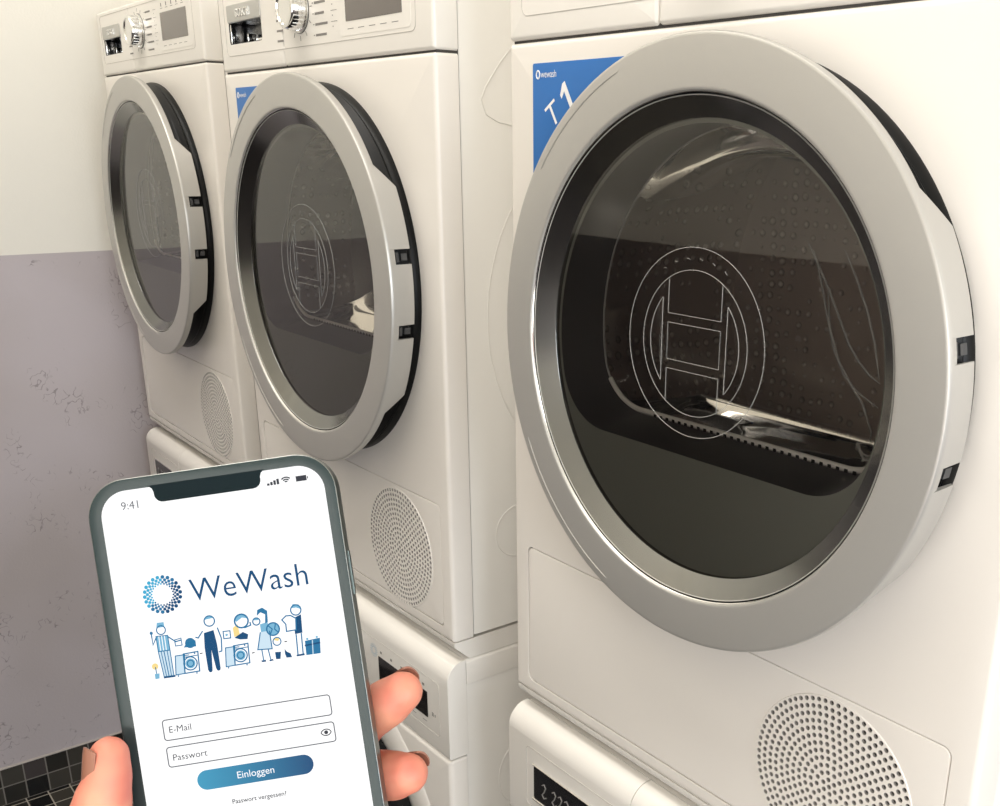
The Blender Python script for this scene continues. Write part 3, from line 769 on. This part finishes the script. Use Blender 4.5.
b = PB().use(M_pframe); b.box(PW/2-.5, PW/2+.5, -46, -32, -5.4, -2.9, [(lambda u: u[0] > .5, .3, 2)]); b.build('side_button', phone)
b = PB().use(E_white)
SI = 3.45; sc = [(p[0], p[1]) for p in rrect(-PW/2, PW/2, -PH, 0, R0-.4, 10, SI)]
b.flat(sc, .20); scr = b.build('screen', phone)
# notch
b = PB().use(mat('notch_black', (.004, .010, .012, 1), .4, spec=.05))
nl, nr, nb, nt_ = -17.6, 15.2, -8.5, -3.0
pts = [(nl-1.6, nt_), (nl-.4, -4.0), (nl, -5.2)]
for i in range(7): a = math.radians(180+90*i/6); pts.append((nl+2.6+2.6*math.cos(a), nb+2.6+2.6*math.sin(a)))
for i in range(7): a = math.radians(270+90*i/6); pts.append((nr-2.6+2.6*math.cos(a), nb+2.6+2.6*math.sin(a)))
pts += [(nr, -5.2), (nr+.4, -4.0), (nr+1.6, nt_)]
b.flat(pts, .26); b.build('notch', phone)
Z = .26
b = PB().use(E_mid)     # status row
b.txt('9:41', 3.5, -28.1, -9.35, Z); b.build('clock_text', scr)
b = PB().use(E_grey)
for i in range(4): b.flat([(17.0+1.0*i, -8.3), (17.75+1.0*i, -8.3), (17.75+1.0*i, -7.6+.35*i), (17.0+1.0*i, -7.6+.35*i)], Z)
b.build('signal_bars', scr); b = PB().use(E_grey)
for r in (.55, 1.2, 1.85): b.stroke([(22.9+r*math.cos(math.radians(45+90*i/8)), -8.3+r*math.sin(math.radians(45+90*i/8))) for i in range(9)], .42, Z)
b.build('wifi_icon', scr); b = PB().use(E_grey)
b.flat([(26.0, -8.3), (29.3, -8.3), (29.3, -6.6), (26.0, -6.6)], Z); b.flat([(29.5, -7.8), (29.8, -7.8), (29.8, -7.1), (29.5, -7.1)], Z)
b.build('battery_icon', scr)
b = PB()                 # ring of dots
for k, (r, dr_) in enumerate(((5.45, .60), (4.58, .50), (3.88, .40), (3.32, .30))):
    for i in range(22):
        a = 2*PI*(i+.5*(k % 2))/22
        tt = math.cos(a+.5)
        b.use(E_teal if tt < -.35 else (E_blue if tt < .35 else E_navy)); b.disc(-19.7+r*math.cos(a), -37.0+r*math.sin(a), dr_, Z, 10)
b.build('dot_logo', scr)
b = PB().use(E_navy); me = text_mesh('WeWash', 10.2, offset=-.05)
wd = max(v.co.x for v in me.vertices)-min(v.co.x for v in me.vertices)
b.add_mesh(me, Matrix.Translation((-11.4, -40.6, Z)) @ Matrix.Scale(36.3/wd, 4, (1, 0, 0))); b.build('wordmark', scr)

# drawing of people doing laundry (small flat line art)
def ip(zx, zy):
    u = 140+zx/5-150; v = 590+zy/5-620
    return (-24.68+.3027*u-.04718*v, -44.28-.0463*u-.3076*v)
def ips(*q): return [ip(*p) for p in q]
b = PB()
def fill(m, z, *q): b.use(m).flat(ips(*q), z)
def line(w, *q, m=None, closed=False): b.use(m or E_blue).stroke(ips(*q), w, Z+.06, closed)
def ring_(x, y, r, w, m): b.use(m).stroke([ip(x+r*math.cos(2*PI*i/20), y+r*math.sin(2*PI*i/20)) for i in range(20)], w, Z+.06, True)
def dsc(x, y, r, m, z=None): b.use(m).flat([ip(x+r*math.cos(2*PI*i/16), y+r*math.sin(2*PI*i/16)) for i in range(16)], z or Z+.03)
def washer_icon(x, y):   # lower-left corner, in drawing pixels
    fill(E_pale, Z, (x, y), (x-4, y-95), (x+42, y-102), (x+45, y-8)); line(.32, (x, y), (x-4, y-95), (x+42, y-102), (x+45, y-8), closed=True)
    fill(E_white, Z+.02, (x+45, y-8), (x+36, y-105), (x+108, y-118), (x+118, y-20)); line(.4, (x+45, y-8), (x+36, y-105), (x+108, y-118), (x+118, y-20), closed=True)
    line(.3, (x+38, y-88), (x+110, y-100)); ring_(x+72, y-58, 33, .4, E_blue); dsc(x+72, y-58, 25, E_sky); ring_(x+72, y-58, 16, .35, E_blue)
    line(.3, (x+42, y-97), (x+66, y-101)); dsc(x+92, y-108, 4, E_blue); dsc(x+12, y+5, 4, E_blue); dsc(x+104, y-10, 4, E_blue)
# man with striped trousers
dsc(105, 200, 22, E_white); ring_(105, 200, 22, .35, E_blue); fill(E_sky, Z+.05, (82, 190), (84, 164), (118, 160), (122, 184))
fill(E_sky, Z, (80, 232), (138, 226), (150, 300), (92, 308)); line(.3, (80, 232), (138, 226), (150, 300), (92, 308), closed=True)
for k in range(3): line(.25, (94+14*k, 232-2*k), (104+14*k, 303-2*k), m=E_white)
line(.4, (82, 236), (66, 275), (58, 225), (54, 208)); dsc(57, 216, 8, E_blue)
fill(E_pale, Z, (92, 308), (150, 300), (168, 430), (122, 436)); line(.3, (92, 308), (122, 436)); line(.3, (150, 300), (170, 430)); line(.3, (120, 306), (146, 432)); line(.25, (106, 307), (134, 434)); line(.25, (136, 304), (158, 430))
fill(E_navy, Z+.04, (118, 432), (176, 424), (178, 434), (120, 442)); line(.4, (138, 232), (178, 258), (205, 250)); fill(E_white, Z+.03, (172, 250), (204, 240), (210, 275), (178, 280)); line(.3, (172, 250), (204, 240), (210, 275), (178, 280), closed=True)
washer_icon(180, 425)
dsc(250, 265, 26, E_blue); fill(E_blue, Z+.03, (218, 288), (232, 262), (276, 250), (280, 282))
# flower pot
fill(E_sky, Z, (74, 420), (98, 416), (98, 442), (78, 446)); dsc(76, 382, 16, E_yel); line(.3, (84, 418), (78, 385), m=E_blue)
# man in dark overalls
dsc(345, 155, 26, E_white); ring_(345, 155, 26, .4, E_blue); fill(E_sky, Z+.05, (320, 150), (326, 134), (358, 128), (372, 148), (362, 140), (334, 146))
fill(E_white, Z, (305, 205), (385, 185), (400, 285), (312, 300)); line(.4, (312, 205), (290, 240), (276, 236)); line(.4, (385, 188), (405, 240), (408, 305), (394, 310))
fill(E_navy, Z+.03, (318, 215), (366, 200), (384, 270), (402, 390), (380, 394), (356, 300), (362, 398), (340, 402), (322, 290)); dsc(352, 402, 10, E_navy); dsc(392, 394, 10, E_navy)
washer_icon(430, 385)
fill(E_white, Z+.03, (414, 208), (448, 204), (452, 240), (418, 244)); line(.35, (414, 208), (448, 204), (452, 240), (418, 244), closed=True); dsc(432, 225, 7, E_sky)
# person loading clothes
dsc(505, 155, 34, E_white); ring_(505, 155, 34, .5, E_blue); fill(E_sky, Z+.05, (470, 150), (484, 126), (520, 122), (534, 142), (508, 138), (480, 160)); fill(E_yel, Z+.03, (462, 190), (486, 170), (498, 225), (470, 236)); fill(E_navy, Z+.05, (470, 240), (512, 210), (540, 222), (536, 246), (500, 248)); line(.4, (520, 190), (552, 176), (548, 160))
# woman with child
dsc(610, 122, 28, E_white); fill(E_blue, Z+.05, (582, 130), (584, 100), (608, 88), (634, 104), (638, 160), (624, 168), (624, 122), (600, 112)); dsc(580, 158, 18, E_white); ring_(580, 158, 18, .4, E_blue); fill(E_sky, Z+.05, (564, 152), (576, 140), (594, 146), (586, 152))
fill(E_sky, Z, (598, 172), (636, 160), (646, 205), (604, 215)); fill(E_pale, Z+.02, (600, 212), (646, 204), (660, 295), (588, 300)); line(.35, (600, 212), (588, 300), (660, 295), (646, 204)); line(.35, (608, 300), (618, 356)); line(.35, (640, 298), (654, 352)); fill(E_navy, Z+.04, (606, 354), (628, 350), (630, 360), (608, 362)); fill(E_navy, Z+.04, (646, 352), (664, 346), (668, 354), (648, 358))
dsc(664, 196, 32, E_sky); ring_(664, 196, 32, .45, E_blue); line(.35, (640, 180), (660, 196), (652, 220)); line(.35, (676, 168), (672, 196), (690, 212))
dsc(684, 258, 20, E_white); ring_(684, 258, 20, .35, E_blue); fill(E_yel, Z+.05, (666, 252), (676, 240), (698, 244), (690, 256)); fill(E_white, Z, (668, 278), (702, 276), (704, 312), (674, 314)); fill(E_navy, Z+.03, (674, 312), (704, 310), (702, 346), (680, 348))
fill(E_navy, Z, (722, 296), (734, 310), (752, 318), (760, 338), (732, 340), (724, 320))
# person holding a shirt
dsc(778, 100, 26, E_white); ring_(778, 100, 26, .4, E_blue); fill(E_sky, Z+.05, (752, 92), (762, 70), (792, 72), (804, 96), (780, 88)); fill(E_navy, Z+.02, (768, 140), (804, 122), (812, 214), (774, 222)); fill(E_white, Z+.05, (708, 150), (728, 130), (752, 128), (778, 142), (780, 200), (732, 208), (728, 172)); line(.4, (708, 150), (728, 130), (752, 128), (778, 142), (780, 200), (732, 208), (728, 172), closed=True); line(.4, (780, 222), (790, 326)); line(.4, (806, 216), (816, 322)); fill(E_white, Z, (780, 222), (808, 216), (818, 322), (790, 328)); fill(E_navy, Z+.04, (782, 326), (822, 318), (824, 328), (784, 334))
# laundry basket
fill(E_blue, Z, (824, 256), (900, 240), (904, 318), (832, 328)); line(.5, (824, 280), (902, 264), m=E_navy); dsc(836, 246, 6, E_sky); dsc(884, 236, 6, E_sky); line(.3, (862, 252), (866, 322), m=E_pale)
for x, y in ((305, 318), (565, 316), (728, 260)): fill(E_grey, Z, (x-7, y-2), (x+7, y-5), (x+7, y), (x-7, y+3))
b.build('laundry_drawing', scr)
# entry fields and button
b = PB().use(E_mid)
for y0, y1 in ((-82.2, -75.8), (-90.6, -84.4)): b.stroke([(p[0], p[1]) for p in rrect(-25.8, 26.1, y0, y1, .9, 4)], .36, Z, True)
b.build('field_border', scr)
b = PB().use(E_grey); b.txt('E-Mail', 2.9, -24.3, -79.95, Z); b.txt('Passwort', 2.9, -24.4, -88.75, Z); b.build('field_text', scr)
b = PB().use(E_grey)
for sg in (1, -1): b.stroke([(23.4+1.7*math.cos(math.radians(20+140*i/8)), -87.4-.55*sg+sg*1.55*math.sin(math.radians(20+140*i/8))) for i in range(9)], .32, Z)
b.disc(23.4, -87.4, .62, Z); b.build('eye_icon', scr)
mb_ = bpy.data.materials.new('screen_button_gradient'); mb_.use_nodes = True; nt = mb_.node_tree; pb_ = nt.nodes['Principled BSDF']
pb_.inputs['Base Color'].default_value = (.01, .01, .01, 1); pb_.inputs['Roughness'].default_value = .25; pb_.inputs['Specular IOR Level'].default_value = .03; pb_.inputs['Emission Strength'].default_value = 1
tc = nt.nodes.new('ShaderNodeTexCoord'); sp = nt.nodes.new('ShaderNodeSeparateXYZ'); mr = nt.nodes.new('ShaderNodeMapRange'); rp = nt.nodes.new('ShaderNodeValToRGB')
nt.links.new(tc.outputs['Object'], sp.inputs[0]); nt.links.new(sp.outputs['X'], mr.inputs['Value']); mr.inputs['From Min'].default_value = -.018; mr.inputs['From Max'].default_value = .018
nt.links.new(mr.outputs[0], rp.inputs[0]); rp.color_ramp.elements[0].color = srgb(58, 150, 186); rp.color_ramp.elements[1].color = srgb(14, 72, 118)
nt.links.new(rp.outputs[0], pb_.inputs['Emission Color'])
b = PB().use(mb_); b.flat([(p[0], p[1]) for p in rrect(-18.0, 18.1, -99.4, -93.2, 3.09, 8)], Z); btn = b.build('login_button', scr)
b = PB().use(em('screen_button_text', (.95, .97, 1, 1))); b.txt('Einloggen', 3.1, .05, -97.35, Z+.05, 'CENTER'); b.build('button_text', scr)
b = PB().use(E_grey); b.txt('Passwort vergessen?', 2.05, 0, -105.0, Z, 'CENTER', offset=.02); b.build('link_text', scr)

# ------------------------------------------------------------------ hand (left hand, same local millimetres)
def skin_mat():
    m = mat('skin', srgb(236, 168, 138), .5, spec=.35)
    nt = m.node_tree; bs = nt.nodes['Principled BSDF']; N = nt.nodes.new; L = nt.links.new
    tc = N('ShaderNodeTexCoord'); n = N('ShaderNodeTexNoise'); n.inputs['Scale'].default_value = 55; n.inputs['Detail'].default_value = 2; L(tc.outputs['Object'], n.inputs['Vector'])
    rp = N('ShaderNodeValToRGB'); rp.color_ramp.elements[0].position = .35; rp.color_ramp.elements[1].position = .68
    rp.color_ramp.elements[0].color = srgb(208, 142, 116); rp.color_ramp.elements[1].color = srgb(192, 108, 92); L(n.outputs['Fac'], rp.inputs[0])
    L(rp.outputs[0], bs.inputs['Base Color'])
    bs.inputs['Subsurface Weight'].default_value = .15; bs.inputs['Subsurface Radius'].default_value = (.004, .0015, .0008); bs.inputs['Subsurface Scale'].default_value = 1.0
    n2 = N('ShaderNodeTexNoise'); n2.inputs['Scale'].default_value = 420; L(tc.outputs['Object'], n2.inputs['Vector'])
    bp = N('ShaderNodeBump'); bp.inputs['Strength'].default_value = .12; bp.inputs['Distance'].default_value = .0006; L(n2.outputs['Fac'], bp.inputs['Height']); L(bp.outputs[0], bs.inputs['Normal'])
    return m
M_skin = skin_mat()
M_nail = mat('brown_nail', srgb(138, 94, 76), .3, coat=.2)
HB = Vector((-150, -330, -62))      # elbow-side base of the hand
class HMB(MB): pass
def limb(b, pts, n=16):
    """pts: (x,y,z,r); smooth tube with rounded ends"""
    P = [Vector(p[:3]) for p in pts]; r = [p[3] for p in pts]
    # Catmull-Rom resample
    out = []; rad = []
    m = len(P)
    for i in range(m-1):
        p0, p1, p2, p3 = P[max(i-1, 0)], P[i], P[i+1], P[min(i+2, m-1)]
        for k in range(8):
            t = k/8
            q = .5*((2*p1)+(p2-p0)*t+(2*p0-5*p1+4*p2-p3)*t*t+(3*p1-p0-3*p2+p3)*t**3)
            out.append(q); rad.append(r[i]+(r[i+1]-r[i])*(3*t*t-2*t**3))
    out.append(P[-1]); rad.append(r[-1])
    d0 = (out[0]-out[1]).normalized(); d1 = (out[-1]-out[-2]).normalized()
    pre = [(out[0]+d0*rad[0]*math.sin(a), rad[0]*math.cos(a)) for a in (1.45, 1.1, .75, .4)]
    post = [(out[-1]+d1*rad[-1]*math.sin(a), rad[-1]*math.cos(a)) for a in (.25, .5, .75, 1.0, 1.25, 1.45)]
    pts2 = [p for p, _ in pre]+out+[p for p, _ in post]; rr = [x for _, x in pre]+rad+[x for _, x in post]
    b.tube(pts2, rr, n)
b = MB()
wr = Vector((-74, -196, -36))
fing = {
 'index':  [(-14, -109, -29, 11), (8, -101, -34, 10), (24, -95, -33, 9.2), (33, -88.5, -24, 8.6), (40.6, -84.2, -16.4, 8.2), (46.8, -80.6, -12.9, 6.9)],
 'middle': [(-12, -128, -31, 11), (10, -118, -37, 10), (25, -112, -35, 9.3), (34, -109.5, -25, 8.7), (39.6, -108.3, -16.9, 8.3), (44.5, -107.4, -12.8, 7.0)],
 'ring':   [(-10, -147, -31, 11), (10, -138, -36, 9.8), (25, -133, -33, 9.0), (34, -131, -25, 8.4), (39.5, -130, -17.2, 8.0), (45.0, -129, -12.0, 6.6)],
 'little': [(-8, -164, -29, 10), (8, -157, -32, 8.6), (21, -153, -29, 7.8), (29.5, -151.5, -23, 7.2), (36, -150.5, -16.8, 6.8), (42.8, -150, -12.0, 5.6)],
}
for k, pts in fing.items():
    limb(b, pts)
    x, y, z, r = pts[0]
    limb(b, [(x+2, y, z, r+.5), ((x+wr.x)/2, (y+wr.y)/2, z-4, 15), (wr.x+6, wr.y+4, wr.z, 18)])
limb(b, [(-70, -184, -32, 16), (-62, -160, -22, 15), (-57.5, -135, -9, 12.2), (-53.0, -117, 0.5, 10.2), (-46.6, -103, 7.2, 10.0), (-44.1, -95.5, 7.3, 8.5), (-42.0, -90, 7.3, 7.2), (-40.6, -82.9, 6.7, 6.0)])
limb(b, [(-45, -150, -26, 15), (-30, -125, -26, 12), (-18, -112, -28, 11)])
limb(b, [(wr.x+4, wr.y+6, wr.z, 21), (wr.x-12, wr.y-26, wr.z-4, 23), (-112, -264, -50, 27), (HB.x, HB.y, HB.z, 34)])
bmesh.ops.scale(b.bm, vec=(.001, .001, .001), verts=b.bm.verts)
bmesh.ops.translate(b.bm, vec=HB*-.001, verts=b.bm.verts)
hand = b.build('hand', None, M_skin, weld=None, sharp=None)
md = hand.modifiers.new('fuse', 'REMESH'); md.mode = 'VOXEL'; md.voxel_size = .0011
ms = hand.modifiers.new('soften', 'SMOOTH'); ms.factor = .5; ms.iterations = 6
bpy.context.view_layer.update()
dg = bpy.context.evaluated_depsgraph_get()
nm = bpy.data.meshes.new_from_object(hand.evaluated_get(dg)); nm.name = 'hand'
hand.modifiers.clear(); hand.data = nm
for p in nm.polygons: p.use_smooth = True
if not nm.materials: nm.materials.append(M_skin)
hand.matrix_world = Matrix.Translation(PM @ HB) @ PROT.to_4x4()
hand['label'] = 'bare left hand of a person gripping the phone from behind, thumb on its left edge'; hand['category'] = 'person'
def nail(root, tip, normal, r, wid, over, name='fingernail'):
    """curved nail plate on the back of a fingertip"""
    A = Vector(root); T = Vector(tip); ax = (T-A).normalized(); N_ = Vector(normal); N_ = (N_-ax*N_.dot(ax)).normalized(); S = ax.cross(N_)
    Ln = (T-A).length+over; nb = MB().use(M_nail); nu, nv = 12, 12
    def pos(u, v, dz):
        a = wid*v; rr = r+dz-.9*max(0, u-.72)**2*12*.25
        e = 1-.10*abs(v)**3*(1 if u > .5 else 2)
        return A+ax*(Ln*u*e)+(N_*math.cos(a)+S*math.sin(a))*rr
    g0 = [[nb.bm.verts.new(pos(i/nu, -1+2*j/nv, .25)) for j in range(nv+1)] for i in range(nu+1)]
    g1 = [[nb.bm.verts.new(pos(i/nu, -1+2*j/nv, -.45)) for j in range(nv+1)] for i in range(nu+1)]
    for i in range(nu):
        for j in range(nv):
            nb.face((g0[i][j], g0[i+1][j], g0[i+1][j+1], g0[i][j+1])); nb.face((g1[i][j], g1[i][j+1], g1[i+1][j+1], g1[i+1][j]))
    for i in range(nu): nb.face((g0[i][0], g1[i][0], g1[i+1][0], g0[i+1][0])); nb.face((g0[i][nv], g0[i+1][nv], g1[i+1][nv], g1[i][nv]))
    for j in range(nv): nb.face((g0[0][j], g0[0][j+1], g1[0][j+1], g1[0][j])); nb.face((g0[nu][j], g1[nu][j], g1[nu][j+1], g0[nu][j+1]))
    bmesh.ops.scale(nb.bm, vec=(.001,)*3, verts=nb.bm.verts); bmesh.ops.translate(nb.bm, vec=HB*-.001, verts=nb.bm.verts)
    o = nb.build(name, hand, None, weld=None, sharp=50); o['label'] = 'brown painted nail'
    return o
nail((39.5, -83.8, -16), (51.0, -77.6, -11.2), (.10, .52, -.84), 6.2, .66, .1)
nail((38.5, -108.4, -17), (49.4, -106.6, -11.2), (.10, .52, -.84), 6.3, .66, .1)
nail((39.5, -130.2, -17), (50.5, -128.2, -10), (.15, .55, -.75), 6.7, .80, 1.0)
nail((37.5, -150.6, -16.5), (47.3, -149.5, -10), (.15, .5, -.8), 5.7, .80, 1.0)
nail((-43.6, -92.0, 7.3), (-41.3, -79.8, 6.9), (-.76, .25, .60), 5.9, .85, 0)
